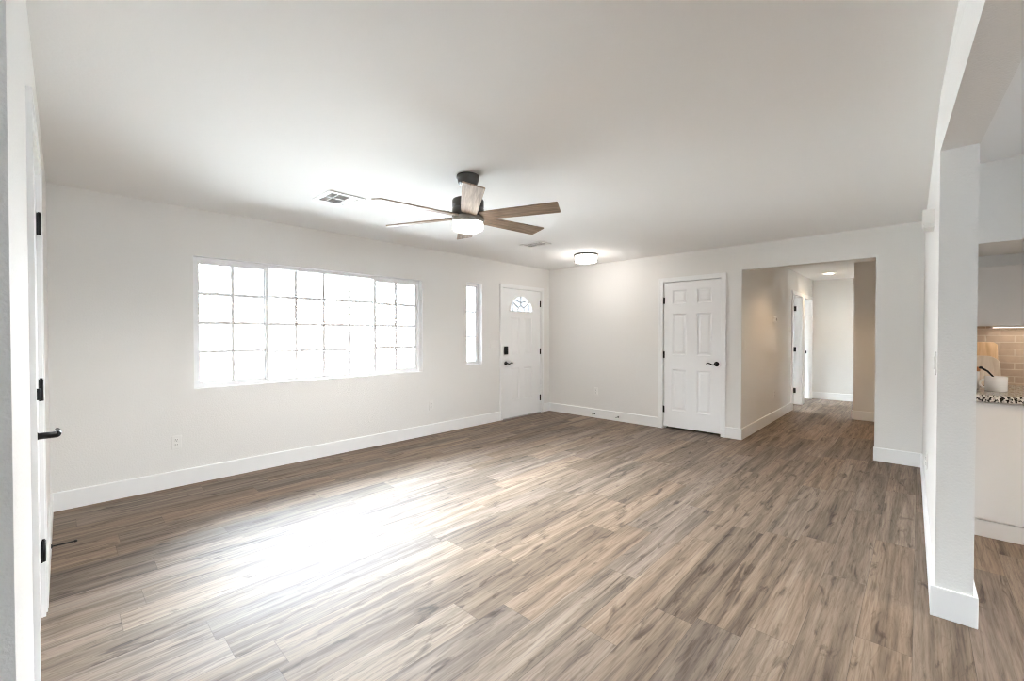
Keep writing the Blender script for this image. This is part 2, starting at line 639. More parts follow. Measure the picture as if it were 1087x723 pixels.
# rooms behind the hall doors and the closet
mb = MB()
mb.box(8.40, 8.52, HV + 0.115, VA, 0, H)
mb.box(11.48, 11.6, HV + 0.115, VA, 0, H)
mb.box(XE + 0.12, 11.6, HV - 0.12, HV + 0.115, 0, H)
tag(mb.build('wall_bedroom', 'wall'), 'bedroom walls behind the hall doorways', 'wall', kind='structure')
mb = MB()
mb.box(6.65, 6.75, HV + 0.115, VA, 0, H)
tag(mb.build('wall_closet', 'wall'), 'back of the closet behind the six panel door', 'wall', kind='structure')

# kitchen side
KX = 5.06
mb = MB()
mb.box(KX, KX + 0.1, -3.6, -0.18, 0, H)
tag(mb.build('wall_kitchen', 'tile'), 'taupe brick-tile backsplash wall behind the kitchen counter', 'wall', kind='structure')
mb = MB()
mb.box(4.16, KX, -3.6, -0.18, 1.915, H)
tag(mb.build('trim_1', 'wall'), 'boxed soffit hanging from the kitchen ceiling above the cabinets', 'soffit', kind='structure')
mb = MB()
mb.box(4.86, KX, -3.6, -0.19, 1.80, 1.915)
tag(mb.build('trim_2', 'wall'), 'filler strip between the soffit and the upper cabinets', 'filler', kind='structure')
# the rest of the dining area behind the camera: outer walls with a glazed opening added for fill light
mb = MB()
mb.box(-3.1, -3.0, -3.6, 1.36, 0, H)
tag(mb.build('wall_rear', 'wall'), 'dining area wall behind the camera', 'wall', kind='structure')
w = wall_with_holes(-3.1, 11.6, [SL], 0.0, 0.12)
tag(w.build('wall_side', 'wall', loc=(0, -3.6, 0)), 'outer wall behind the camera with an added unseen window for fill light', 'wall', kind='structure')
mb = MB()
mb.box(-3.1, 5.0, -5.6, -3.6, H, H + 0.14)  # added out of view to block sun from the rear opening
tag(mb.build('sun_block_slab', 'ceiling'), 'unseen slab added to keep the sun out of the opening behind the camera', 'roof', kind='structure')
mb = MB()
mb.box(-3.1, -0.19, 1.36, 1.48, 0, H)
tag(mb.build('wall_dining', 'wall'), 'dining area wall left of the camera', 'wall', kind='structure')


# ------------------------------------------------------------------ baseboards
def base_run(mb, x0, x1, h=0.14, t=0.015):
    """local: along X, out of the wall along -Y"""
    prof = [(0.001, 0), (-t, 0), (-t, h - 0.006), (-t + 0.004, h), (0.001, h)]
    a = [mb.bm.verts.new((x0, p[0], p[1])) for p in prof]
    b = [mb.bm.verts.new((x1, p[0], p[1])) for p in prof]
    n = len(prof)
    for i in range(n):
        mb.bm.faces.new([a[i], b[i], b[(i + 1) % n], a[(i + 1) % n]])
    mb.bm.faces.new(a[::-1])
    mb.bm.faces.new(b)
    return mb


CW = 0.062      # casing width
mb = MB()
base_run(mb, -0.035, FD[0] - CW)
base_run(mb, FD[1] + CW, UB)
tag(mb.build('baseboard_front', 'trim', loc=(0, VA, 0)), 'white baseboard under the wide window', 'baseboard', kind='structure')
mb = MB()
base_run(mb, 0, VA - CL[1] - CW)
base_run(mb, VA - CL[0] + CW, VA - OP[1] + 0.015)
base_run(mb, VA - OP[0] - 0.006, VA + 0.03)
tag(mb.build('baseboard_back', 'trim', loc=(UB, VA, 0), rot=(0, 0, ROT_B)), 'white baseboard along the back wall', 'baseboard', kind='structure')
mb = MB()
ang_c = math.atan2(-0.062 + 0.031, PE - UB - 0.125)
lc = math.hypot(UB - PE, 0.031)
base_run(mb, 0.02, lc + 0.015)
tag(mb.build('baseboard_right', 'trim', loc=(UB, -0.0325, 0), rot=(0, 0, PI + math.atan2(0.0295, UB - PE))), 'white baseboard along the right wall', 'baseboard', kind='structure')
mb = MB()
mb.prism([(PE - 0.015, -0.046), (PE - 0.015, -0.202), (PE, -0.202), (PE, -0.046)], 0, 0.14, 0.003)
mb.prism([(PE, -0.187), (PE, -0.202), (4.1, -0.193), (4.1, -0.178)], 0, 0.14, 0.003)
tag(mb.build('baseboard_pillar', 'trim'), 'white baseboard wrapping the end of the pillar', 'baseboard', kind='structure')
mb = MB()
base_run(mb, 0, dv(SD[0]) - CW - 0.02)
base_run(mb, dv(SD[1]) + CW + 0.02, LEN_D)
tag(mb.build('baseboard_left', 'trim', loc=D0, rot=(0, 0, ANG_D)), 'white baseboard beside the side door', 'baseboard', kind='structure')
mb = MB()
base_run(mb, UB - 0.014, D1H[0] - 0.05)
base_run(mb, D1H[1] + 0.06, D2H[0] - 0.06)
base_run(mb, D2H[1] + 0.06, XE)
tag(mb.build('baseboard_hall_left', 'trim', loc=(0, HV, 0)), 'white baseboard along the hall wall under the thermostat', 'baseboard', kind='structure')
mb = MB()
base_run(mb, 0, HV - 0.745)
tag(mb.build('baseboard_hall_end', 'trim', loc=(XE, HV, 0), rot=(0, 0, ROT_B)), 'white baseboard at the far end of the hall', 'baseboard', kind='structure')
mb = MB()
base_run(mb, -0.015, 1.6)
tag(mb.build('baseboard_hall_right', 'trim', loc=(8.53, 0.745, 0), rot=(0, 0, ROT_B)), 'white baseboard round the tan-lit hall corner', 'baseboard', kind='structure')


# ------------------------------------------------------------------ windows
def window(name, label, W, xs_mull, sects, recess=0.068, depth=0.05):
    """W: opening; sects: list of (x0, x1, columns, rows, sash)"""
    x0, x1, z0, z1 = W
    root = empty(name, ((x0 + x1) / 2, VA + recess, z0))
    tag(root, label, 'window', kind='structure')
    cx = (x0 + x1) / 2
    L = lambda x: x - cx
    fw = 0.036
    hh = z1 - z0
    xs = [L(x0), L(x0) + fw, L(x1) - fw, L(x1)]
    zs = [0, fw, hh - fw, hh]
    cells(xs, zs, lambda i, j: not (i == 1 and j == 1), 0.0, 0.075).build('window_frame', 'vinyl', root)
    cells([L(x0) - 0.001, L(x0) + 0.003, L(x1) - 0.003, L(x1) + 0.001], [-0.001, 0.003, hh - 0.003, hh + 0.001], lambda i, j: not (i == 1 and j == 1), -recess - 0.001, 0.002).build('bright_liner', 'trim', root)  # white liner added so the reveal looks bright with daylight
    for xm, wm in xs_mull:
        m_ = MB()
        m_.box(L(xm) - wm / 2, L(xm) + wm / 2, -0.004, 0.06, fw, hh - fw, 0.003)
        m_.build('mullion', 'vinyl', root)
    for (a, b, nc, nr, sw, yo) in sects:
        a, b = L(a), L(b)
        c, d = fw, hh - fw
        if sw:
            cells([a, a + sw, b - sw, b], [c, c + sw, d - sw, d], lambda i, j: not (i == 1 and j == 1), yo, yo + 0.028).build('sash', 'vinyl', root)
            a, b, c, d = a + sw, b - sw, c + sw, d - sw
        g = MB()
        g.box(a - 0.004, b + 0.004, yo + 0.013, yo + 0.017, c - 0.004, d + 0.004)
        g.build('pane', 'glass', root)
        k = MB()
        bw = 0.013
        for i in range(1, nc):
            x = a + (b - a) * i / nc
            k.box(x - bw, x + bw, yo + 0.008, yo + 0.022, c, d)
        for j in range(1, nr):
            z = c + (d - c) * j / nr
            k.box(a, b, yo + 0.0075, yo + 0.0225, z - bw, z + bw)
        k.build('muntin_grid', 'vinyl', root)
    return root


r = window('window_1', 'wide white window of three sashes with a grid of small panes', W1,
           [(1.452, 0.03), (2.625, 0.018)],
           [(W1[0] + 0.036, 1.452, 2, 4, 0.022, 0.018), (1.452, 2.625, 4, 4, 0.0, 0.034), (2.625, W1[1] - 0.036, 2, 4, 0.026, 0.012)])
for zz in (0.30, 0.86):
    t = MB()
    t.box(2.640 - (W1[0] + W1[1]) / 2, 2.656 - (W1[0] + W1[1]) / 2, 0.0, 0.013, zz, zz + 0.06, 0.003)
    t.build('latch', 'vinyl', r)
window('window_2', 'narrow white window beside the front door', W2, [], [(W2[0] + 0.036, W2[1] - 0.036, 1, 3, 0.016, 0.02)])
# glazing of the bedroom and of the fill-light opening added behind the camera
for nm, lab, loc, rz, ww, hh in (('window_3', 'bedroom window beyond the hall doorways', (HB[0], VA + 0.07, HB[2]), 0, HB[1] - HB[0], HB[3] - HB[2]),
                                 ('window_fill', 'unseen window added behind the camera for fill daylight', (SL[0], -3.54, 0.0), 0, SL[1] - SL[0], SL[3])):
    root = empty(nm, loc, rz)
    tag(root, lab, 'window', kind='structure')
    cells([0, 0.05, ww / 2 - 0.03, ww / 2 + 0.03, ww - 0.05, ww], [0, 0.05, hh - 0.05, hh], lambda i, j: not (i in (1, 3) and j == 1), -0.03, 0.03).build('window_frame', 'vinyl', root)
    g = MB()
    g.box(0.045, ww - 0.045, -0.003, 0.003, 0.045, hh - 0.045)
    g.build('pane', 'glass', root)


# ------------------------------------------------------------------ doors
def rect_loop(mb, a, b, c, d, y):
    return [mb.bm.verts.new(p) for p in ((a, y, c), (b, y, c), (b, y, d), (a, y, d))]


def panel_face(mb, a, b, c, d, y0, s):
    """a moulded raised panel let into the face y0; s = +1 sinks towards +Y"""
    steps = [(0, 0), (0.007, 0.007), (0.016, 0.0085), (0.024, 0.0085), (0.046, 0.003), (0.050, 0.003)]
    loops = [rect_loop(mb, a + i, b - i, c + i, d - i, y0 + s * dep) for i, dep in steps]
    for p, q in zip(loops[:-1], loops[1:]):
        for k in range(4):
            mb.bm.faces.new([p[k], p[(k + 1) % 4], q[(k + 1) % 4], q[k]])
    mb.bm.faces.new(loops[-1])


def door_slab(wd, ht, th, panels, lite=None):
    """panels: (xa, xb, za, zb); lite: (cx, z base, half width, height) a half-round opening"""
    mb = MB()
    lr = None
    if lite:
        cx, zb, rw, rh = lite
        lr = (cx - rw - 0.03, cx + rw + 0.03, zb - 0.03, zb + rh + 0.03)
    holes = list(panels) + ([lr] if lr else [])
    xs = sorted({0, wd, *[h[0] for h in holes], *[h[1] for h in holes]})
    zs = sorted({0, ht, *[h[2] for h in holes], *[h[3] for h in holes]})
    for y, s in ((0.0, 1), (th, -1)):
        for i in range(len(xs) - 1):
            for j in range(len(zs) - 1):
                mx, mz = (xs[i] + xs[i + 1]) / 2, (zs[j] + zs[j + 1]) / 2
                if any(h[0] < mx < h[1] and h[2] < mz < h[3] for h in holes):
                    continue
                mb.poly([(xs[i], y, zs[j]), (xs[i + 1], y, zs[j]), (xs[i + 1], y, zs[j + 1]), (xs[i], y, zs[j + 1])])
        for p in panels:
            panel_face(mb, *p, y, s)
    mb.poly([(0, 0, 0), (0, 0, ht), (0, th, ht), (0, th, 0)])
    mb.poly([(wd, 0, 0), (wd, th, 0), (wd, th, ht), (wd, 0, ht)])
    mb.poly([(0, 0, 0), (0, th, 0), (wd, th, 0), (wd, 0, 0)])
    mb.poly([(0, 0, ht), (wd, 0, ht), (wd, th, ht), (0, th, ht)])
    if lite:
        loop = half_round(cx, zb, rw, rh, 28)
        c0 = Vector((cx, zb + rh * 0.35))
        # make the corners of the rectangle part of the ring
        angs = [math.atan2(p[1] - c0.y, p[0] - c0.x) for p in loop]
        outer = []
        for p in loop:
            d = Vector((p[0] - c0.x, p[1] - c0.y))
            ts = []
            if d.x > 1e-9: ts.append((lr[1] - c0.x) / d.x)
            if d.x < -1e-9: ts.append((lr[0] - c0.x) / d.x)
            if d.y > 1e-9: ts.append((lr[3] - c0.y) / d.y)
            if d.y < -1e-9: ts.append((lr[2] - c0.y) / d.y)
            t = min(ts)
            outer.append((c0.x + d.x * t, c0.y + d.y * t))
        n = len(loop)
        corners = [(lr[0], lr[2]), (lr[1], lr[2]), (lr[1], lr[3]), (lr[0], lr[3])]
        for y in (0.0, th):
            for i in range(n):
                j = (i + 1) % n
                o1, o2 = outer[i], outer[j]
                q = [(loop[i][0], y, loop[i][1]), (loop[j][0], y, loop[j][1]), (o2[0], y, o2[1])]
                for cr in corners:      # does the rectangle corner sit between these two rays
                    on1 = abs(o1[0] - cr[0]) < 1e-6 or abs(o1[1] - cr[1]) < 1e-6
                    on2 = abs(o2[0] - cr[0]) < 1e-6 or abs(o2[1] - cr[1]) < 1e-6
                    same = (abs(o1[0] - o2[0]) < 1e-6) or (abs(o1[1] - o2[1]) < 1e-6)
                    if on1 and on2 and not same:
                        q.append((cr[0], y, cr[1]))
                q.append((o1[0], y, o1[1]))
                mb.poly(q)
        for i in range(n):
            j = (i + 1) % n
            mb.poly([(loop[i][0], 0, loop[i][1]), (loop[j][0], 0, loop[j][1]), (loop[j][0], th, loop[j][1]), (loop[i][0], th, loop[i][1])])
    bmesh.ops.remove_doubles(mb.bm, verts=mb.bm.verts, dist=1e-5)
    bmesh.ops.recalc_face_normals(mb.bm, faces=mb.bm.faces)
    return mb


def half_round(cx, zb, rw, rh, n):
    pts = [(cx + rw * math.cos(PI * i / n), zb + rh * math.sin(PI * i / n)) for i in range(n + 1)]
    pts += [(cx - rw + 2 * rw * i / 8, zb) for i in range(1, 8)]
    return pts


def lever(root, x, z, dirx, wave=True, y=0.0, mat='black', reach=0.045):
    """round rose and a lever that points along dirx"""
    h = MB()
    rx = Matrix.Translation((x, y, z)) @ Matrix.Rotation(PI / 2, 4, 'X')
    h.lathe([(0, -0.001), (0.031, -0.001), (0.033, 0.004), (0.030, 0.010), (0.016, 0.013), (0.011, 0.020), (0.011, reach), (0.0, reach + 0.002)], 32, rx)
    pts, rad = [], []
    for i in range(13):
        t = i / 12
        dz = 0.010 * math.sin(t * 2 * PI) if wave else 0
        pts.append((x + dirx * 0.118 * t, y - reach - 0.001 - 0.004 * math.sin(t * PI), z - dz))
        rad.append(0.0105 - 0.0045 * t)
    h.tube(pts, rad, 14)
    return h.build('lever_handle', mat, root)


def hinge(root, x, z, y=0.0, name='hinge', hh=0.09):
    h = MB()
    h.cyl((x, y - 0.006, z - hh / 2), (x, y - 0.006, z + hh / 2), 0.0075, 14)
    h.box(x - 0.016, x + 0.016, y - 0.003, y + 0.002, z - hh / 2, z + hh / 2)
    h.cyl((x, y - 0.006, z + hh / 2), (x, y - 0.006, z + hh / 2 + 0.005), 0.005, 10)
    return h.build(name, 'black', root)


def casing(name, label, loc, rz, x0, x1, z1, ct=0.017, jamb=0.125, stop=None):
    """U-shaped casing on the wall face plus the jamb lining of the opening (local X from x0 to x1)"""
    root = empty(name, loc, rz)
    tag(root, label, 'door casing', kind='structure')
    xs = [x0 - CW, x0 - 0.004, x1 + 0.004, x1 + CW]
    zs = [0, z1 + 0.004, z1 + CW]
    m_ = cells(xs, zs, lambda i, j: not (i == 1 and j == 0), -ct, 0.0)
    # back band: the outer edge stands a little prouder
    xs2 = [x0 - CW, x0 - CW + 0.016, x1 + CW - 0.016, x1 + CW]
    zs2 = [0, z1 + CW - 0.016, z1 + CW]
    cells(xs2, zs2, lambda i, j: not (i == 1 and j == 0), -ct - 0.005, -ct, m_)
    m_.build('casing', 'trim', root)
    j_ = cells([x0 - 0.02, x0 - 0.002, x1 + 0.002, x1 + 0.02], [0, z1 + 0.002, z1 + 0.02], lambda i, j: not (i == 1 and j == 0), 0.0, jamb)
    cells([x0 - 0.002, x0 + 0.010, x1 - 0.010, x1 + 0.002], [0, z1 - 0.010, z1 + 0.002], lambda i, j: not (i == 1 and j == 0), 0.052, 0.09, j_)
    j_.build('jamb', 'trim', root)
    return root


# front door (four panels under a half-round light)
fw, fh = FD[1] - FD[0] - 0.008, FD[3] - 0.016
root = empty('door_1', (FD[0] + 0.004, VA + 0.006, 0.012))
tag(root, 'white front door with a half-round grille light and four panels', 'door', kind='structure')
o = FD[0] + 0.004
lite = (5.175 - o, 1.685, 0.262, 0.235)
door_slab(fw, fh, 0.044, [(4.925 - o, 5.130 - o, 1.0, 1.575), (5.235 - o, 5.440 - o, 1.0, 1.575), (4.925 - o, 5.130 - o, 0.265, 0.775), (5.235 - o, 5.440 - o, 0.265, 0.775)], lite).build('door_slab', 'door', root)
mb = MB()      # moulded rim round the light
inn = half_round(lite[0], lite[1], lite[2], lite[3], 32)
cc = (lite[0], lite[1] + lite[3] * 0.4)
grow = lambda p, k: (cc[0] + (p[0] - cc[0]) * k, cc[1] + (p[1] - cc[1]) * k)
rings = [[(p[0], -0.002, p[1]) for p in [grow(q, 0.985) for q in inn]], [(p[0], -0.012, p[1]) for p in [grow(q, 1.0) for q in inn]],
         [(p[0], -0.012, p[1]) for p in [grow(q, 1.06) for q in inn]], [(p[0], 0.001, p[1]) for p in [grow(q, 1.10) for q in inn]]]
rv = [[mb.bm.verts.new(p) for p in rg] for rg in rings]
n = len(inn)
for A_, B_ in zip(rv[:-1], rv[1:]):
    for i in range(n):
        mb.bm.faces.new([A_[i], A_[(i + 1) % n], B_[(i + 1) % n], B_[i]])
mb.build('light_rim', 'door', root)
mb = MB()
mb.poly([(p[0], 0.020, p[1]) for p in inn])
mb.build('light_pane', 'dimmed_glass', root)
mb = MB()
cx, zb, rw, rh = lite
for dg in (40, 90, 140):
    c_, s_ = math.cos(R(dg)), math.sin(R(dg))
    mb.tube([(cx + rw * 0.30 * c_, 0.012, zb + rh * 0.36 * s_), (cx + rw * c_, 0.012, zb + rh * s_)], 0.011, 8)
mb.tube([(cx + rw * 0.30 * math.cos(PI * i / 14), 0.012, zb + rh * 0.36 * math.sin(PI * i / 14)) for i in range(15)], 0.011, 8)
for s in (-1, 1):
    mb.tube([(cx + s * rw * (0.68 + 0.10 * math.sin(PI * i / 8)), 0.012, zb + rh * 0.52 * i / 8) for i in range(9)], 0.009, 8)
    mb.tube([(cx + s * rw * (0.04 + 0.42 * i / 8), 0.012, zb + rh * (0.60 + 0.10 * math.sin(PI * i / 16))) for i in range(9)], 0.009, 8)
mb.build('light_grille', 'came', root)
lever(root, 4.812 - o, 0.862, 1)
mb = MB()
mb.box(4.775 - o, 4.845 - o, -0.028, 0.001, 0.998, 1.128, 0.008, 3)
k = mb.build('deadbolt_box', 'black', root)
mb = MB()
mb.box(-0.006, 0.006, -0.016, 0.002, -0.02, 0.02, 0.004)
mb.build('thumb_turn', 'black', k, loc=(4.81 - o, -0.028, 1.035))
for z in (1.825, 1.025, 0.24):
    hinge(root, fw + 0.003, z, 0.0, hh=0.1)
mb = MB()
mb.box(0.0, fw, -0.02, 0.05, -0.012, -0.002)
mb.build('threshold', 'came', root)
casing('trim_3', 'white casing round the front door', (0, VA, 0), 0, FD[0], FD[1], FD[3], jamb=0.15)

# closet door, six panels
cw, ch = CL[1] - CL[0] - 0.008, CL[3] - 0.038
root = empty('door_2', (UB + 0.006, CL[1] - 0.004, 0.032), ROT_B)
tag(root, 'white six panel closet door with black lever, beside the hall opening', 'door', kind='structure')
o = CL[1] - 0.004
lx = (o - 2.505, o - 2.312)
rx_ = (o - 2.167, o - 1.980)
door_slab(cw, ch, 0.035, [(a, b, c - 0.03, d - 0.03) for a, b in (lx, rx_) for c, d in ((1.745, 1.93), (1.04, 1.605), (0.262, 0.832))]).build('door_slab', 'door', root)
lever(root, o - 1.915, 0.905, -1)
for z in (1.765, 1.005, 0.237):
    hinge(root, -0.003, z)
mb = MB()
mb.box(cw - 0.001, cw + 0.006, -0.004, 0.010, 0.875, 0.935)
mb.build('latch_plate', 'rubber', root)
casing('trim_4', 'white casing round the six panel closet door', (UB, VA, 0), ROT_B, VA - CL[1], VA - CL[0], CL[3])

# side door at the left edge
root = empty('door_3', D0 + Vector((math.cos(ANG_D), math.sin(ANG_D), 0)) * (dv(SD[0]) + 0.004) + Vector((-0.006, 0, 0.012)), ANG_D)
tag(root, 'white side door seen edge-on at the left edge', 'door', kind='structure')
sw, sh = SD[1] - SD[0] - 0.008, SD[3] - 0.016
door_slab(sw, sh, 0.035, [(a, b, c, d) for a, b in ((0.12, 0.335), (0.475, 0.69)) for c, d in ((1.74, 1.93), (1.03, 1.60), (0.25, 0.82))]).build('door_slab', 'door', root)
lever(root, 0.07, 0.955, 1, wave=False, reach=0.062)
mb = MB()
mb.lathe([(0, -0.001), (0.030, -0.001), (0.031, 0.006), (0.026, 0.012), (0, 0.013)], 32, Matrix.Translation((0.07, 0, 1.10)) @ Matrix.Rotation(PI / 2, 4, 'X'))
mb.box(0.064, 0.076, -0.026, -0.010, 1.08, 1.12, 0.003)
mb.build('deadbolt', 'black', root)
for z in (1.815, 1.05, 0.30):
    hinge(root, sw + 0.003, z, -0.004, hh=0.1)
casing('trim_5', 'white casing round the side door at the left edge', D0, ANG_D, dv(SD[0]), dv(SD[1]), SD[3], ct=0.009)

# hall doorways: the first leaf stands open into the room behind
def jamb_only(name, label, x0, x1):
    root = empty(name, (0, HV, 0))
    tag(root, label, 'door casing', kind='structure')
    z1 = 2.03
    m_ = cells([x0 - CW + 0.02, x0 + 0.018, x1 - 0.018, x1 + CW - 0.02], [0, z1, z1 + CW], lambda i, j: not (i == 1 and j == 0), -0.017, 0.0)
    m_.build('casing', 'trim', root)
    j_ = cells([x0, x0 + 0.02, x1 - 0.02, x1], [0, 2.03, 2.05], lambda i, j: not (i == 1 and j == 0), 0.0, 0.115)
    cells([x0 + 0.02, x0 + 0.032, x1 - 0.032, x1 - 0.02], [0, 2.018, 2.03], lambda i, j: not (i == 1 and j == 0), 0.025, 0.06, j_)
    j_.build('jamb', 'trim', root)
    return root


jamb_only('trim_6', 'white frame of the nearer hall doorway', *D1H)
t7 = jamb_only('trim_7', 'white frame of the farther hall doorway', *D2H)
mb = MB()
mb.box(D2H[1] - 0.022, D2H[1] - 0.0185, 0.075, 0.105, 0.93, 0.99)
mb.build('strike_plate', 'black', t7)
root = empty('door_4', (D1H[1] - 0.024, HV + 0.118, 0.012), PI / 2)
tag(root, 'white hall door standing open at the nearer doorway, black hinges showing', 'door', kind='structure')
door_slab(0.775, 2.01, 0.035, [(a, b, c, d) for a, b in ((0.11, 0.315), (0.46, 0.665)) for c, d in ((1.72, 1.90), (1.02, 1.58), (0.25, 0.82))]).build('door_slab', 'door', root)
for z in (1.80, 1.03, 0.25):
    h = MB()
    h.box(-0.040, -0.004, -0.0035, 0.0, z - 0.045, z + 0.045)
    h.cyl((-0.004, -0.005, z - 0.045), (-0.004, -0.005, z + 0.045), 0.007, 12)
    h.build('hinge', 'black', root)


# ------------------------------------------------------------------ things fixed to walls
def on_wall(name, wall, p, z):
    """an Empty at the plate's centre; p is the room coordinate along the wall"""
    if wall == 'front':
        return empty(name, (p, VA, z), ROT_A)
    if wall == 'back':
        return empty(name, (UB, p, z), ROT_B)
    if wall == 'hall':
        return empty(name, (p, HV, z), ROT_A)
    t = (p - PE) / (UB + 0.125 - PE)
    return empty(name, (p, -0.062 + t * 0.031, z), PI + math.atan2(0.031, UB + 0.125 - PE))


def outlet(wall, p, z, label):
    r_ = tag(on_wall('electric_outlet', wall, p, z), label, 'outlet', 'duplex wall outlets')
    m_ = MB()
    m_.box(-0.036, 0.036, -0.006, 0.001, -0.058, 0.058, 0.004, 3)
    m_.build('cover_plate', 'plastic', r_)
    for dz in (-0.021, 0.021):
        m_ = MB()
        m_.box(-0.017, 0.017, -0.0085, -0.004, dz - 0.014, dz + 0.014, 0.003)
        s = m_.build('socket', 'plastic', r_)
        m_ = MB()
        m_.box(-0.0075, -0.0050, -0.0092, -0.008, dz - 0.001, dz + 0.008)
        m_.box(0.0050, 0.0075, -0.0092, -0.008, dz - 0.001, dz + 0.008)
        m_.box(-0.003, 0.003, -0.0092, -0.008, dz - 0.010, dz - 0.005)
        m_.build('slot', 'slot', s)
    return r_


outlet('front', 0.711, 0.385, 'white outlet low on the window wall, nearest the side door')
outlet('front', 3.393, 0.385, 'white outlet low on the wall below the right end of the wide window')
outlet('back', 3.73, 0.42, 'white outlet above the two door stops on the back wall')
outlet('hall', 7.577, 0.41, 'white outlet low on the hall wall beneath the thermostat')
outlet('right', 4.25, 0.42, 'white outlet low on the right wall behind the pillar')


def switch(wall, p, z, label, gangs):
    r_ = tag(on_wall('light_switch', wall, p, z), label, 'light switch', 'rocker light switches')
    hw = 0.036 + 0.023 * (gangs - 1)
    m_ = MB()
    m_.box(-hw, hw, -0.006, 0.001, -0.058, 0.058, 0.004, 3)
    m_.build('cover_plate', 'plastic', r_)
    for i in range(gangs):
        x = (i - (gangs - 1) / 2) * 0.046
        m_ = MB()
        m_.prism([(-0.0165, 0.001), (0.0165, 0.001), (0.0165, -0.003), (-0.0165, -0.003)], -0.033, 0.033, 0.001)
        m_.build('rocker', 'plastic', r_, loc=(x, -0.0055, 0), rot=(R(3 if i % 2 else -3), 0, 0))
    return r_


switch('front', 4.555, 1.175, 'wide white triple switch plate left of the front door', 3)
switch('hall', 6.035, 1.19, 'single white switch at the start of the hall wall', 1)
switch('right', 2.99, 1.18, 'white switch on the right wall just past the pillar edge', 2)

# thermostat
t = tag(on_wall('thermostat', 'hall', 7.541, 1.55), 'small white thermostat with a dark display on the hall wall', 'thermostat')
mb = MB()
mb.box(-0.06, 0.06, -0.006, 0.001, -0.05, 0.05, 0.003)
mb.build('wall_plate', 'plastic', t)
mb = MB()
mb.box(-0.052, 0.052, -0.028, -0.005, -0.043, 0.043, 0.006, 3)
mb.build('body', 'plastic', t)
mb = MB()
mb.box(0.012, 0.040, -0.0290, -0.027, -0.018, 0.022)
mb.build('display', 'slot', t)

# chime box high on the right wall
t = tag(on_wall('door_chime', 'right', 3.55, 1.99), 'small white box high on the right wall next to the back wall corner', 'chime box')
mb = MB()
mb.box(-0.075, 0.075, -0.050, 0.001, -0.032, 0.055, 0.004, 2)
mb.build('cover', 'plastic', t)
mb = MB()
mb.box(-0.070, 0.070, -0.045, 0.001, -0.052, -0.030, 0.003, 2)  # slimmer, slightly darker lower part of the box
mb.build('lower_part', 'vent', t)


# door stops
def door_stop(loc, rz, label, length, mat, z=0.055):
    r_ = tag(empty('door_stop', (loc[0], loc[1], z), rz), label, 'door stop', 'black door stops on the baseboards')
    rot = Matrix.Rotation(PI / 2, 4, 'X')
    m_ = MB()
    m_.lathe([(0, -0.001), (0.013, -0.001), (0.012, 0.006), (0.006, 0.010), (0, 0.010)], 20, rot)
    m_.build('rose', 'black', r_)
    m_ = MB()
    m_.cyl((0, -0.008, 0), (0, -length, 0), 0.0045, 12)
    m_.build('shaft', mat, r_)
    m_ = MB()
    m_.lathe([(0, length - 0.002), (0.007, length - 0.002), (0.008, length + 0.008), (0.005, length + 0.013), (0, length + 0.013)], 16, rot)
    m_.build('rubber_tip', 'rubber' if mat == 'pewter' else 'black', r_)
    return r_


door_stop((UB - 0.015, 3.75), ROT_B, 'black door stop on the back wall baseboard, nearer the front door corner', 0.06, 'pewter', 0.062)
door_stop((UB - 0.015, 3.33), ROT_B, 'black door stop on the back wall baseboard, nearer the closet door', 0.06, 'pewter', 0.062)
door_stop((-0.034, 3.73), ANG_D, 'long thin black door stop on the baseboard beside the side door', 0.10, 'black', 0.062)


# ------------------------------------------------------------------ ceiling fixtures
def register(name, label, cx, cy, lx_, ly_, secs):
    """ceiling vent; secs: x splits of the louver groups with their tilt"""
    r_ = tag(empty(name, (cx, cy, H)), label, 'vent', 'ceiling air vents')
    hx_, hy_ = lx_ / 2, ly_ / 2
    fr = 0.035
    cells([-hx_, -hx_ + fr, hx_ - fr, hx_], [-hy_, -hy_ + fr, hy_ - fr, hy_], lambda i, j: not (i == 1 and j == 1), 0.0, 0.008).build('vent_frame', 'vent', r_, rot=(-PI / 2, 0, 0))
    m_ = MB()
    m_.box(-hx_ + fr, hx_ - fr, -hy_ + fr, hy_ - fr, -0.0015, -0.0005)  # dark sheet: its colour stands for the shade inside the duct
    m_.build('duct_shade_sheet', 'duct', r_)
    inner = lx_ - 2 * fr
    for (s0, s1, rows, tilt) in secs:
        a, b = -hx_ + fr + inner * s0, -hx_ + fr + inner * s1
        g = MB()
        for k in range(2):
            c = -hy_ + fr + (ly_ - 2 * fr) * (0.03 + 0.5 * k)
            d = c + (ly_ - 2 * fr) * 0.44
            nl = rows
            for i in range(nl):
                yy = c + (d - c) * (i + 0.5) / nl
                t = bmesh.new()
                bmesh.ops.create_cube(t, size=1.0)
                mt = Matrix.Translation(((a + b) / 2, yy, -0.006)) @ Matrix.Rotation(R(tilt), 4, 'X') @ Matrix.Diagonal((b - a - 0.006, (d - c) / nl * 0.95, 0.0012, 1))
                g.add(t, mt)
        g.box(a - 0.006, a + 0.003, -hy_ + fr, hy_ - fr, -0.008, -0.001)
        g.box(a, b, -0.007, 0.007, -0.008, -0.001)
        g.build('louver_bank', 'vent', r_)
    return r_


register('ceiling_vent', 'square white ceiling vent left of the fan', 1.613, 3.488, 0.30, 0.32, [(0.0, 0.26, 7, 40), (0.26, 0.72, 7, 16), (0.72, 1.0, 7, 4)])
register('ceiling_vent', 'smaller white ceiling vent near the front door', 4.085, 3.465, 0.21, 0.34, [(0.0, 0.5, 7, 10), (0.5, 1.0, 7, 34)])

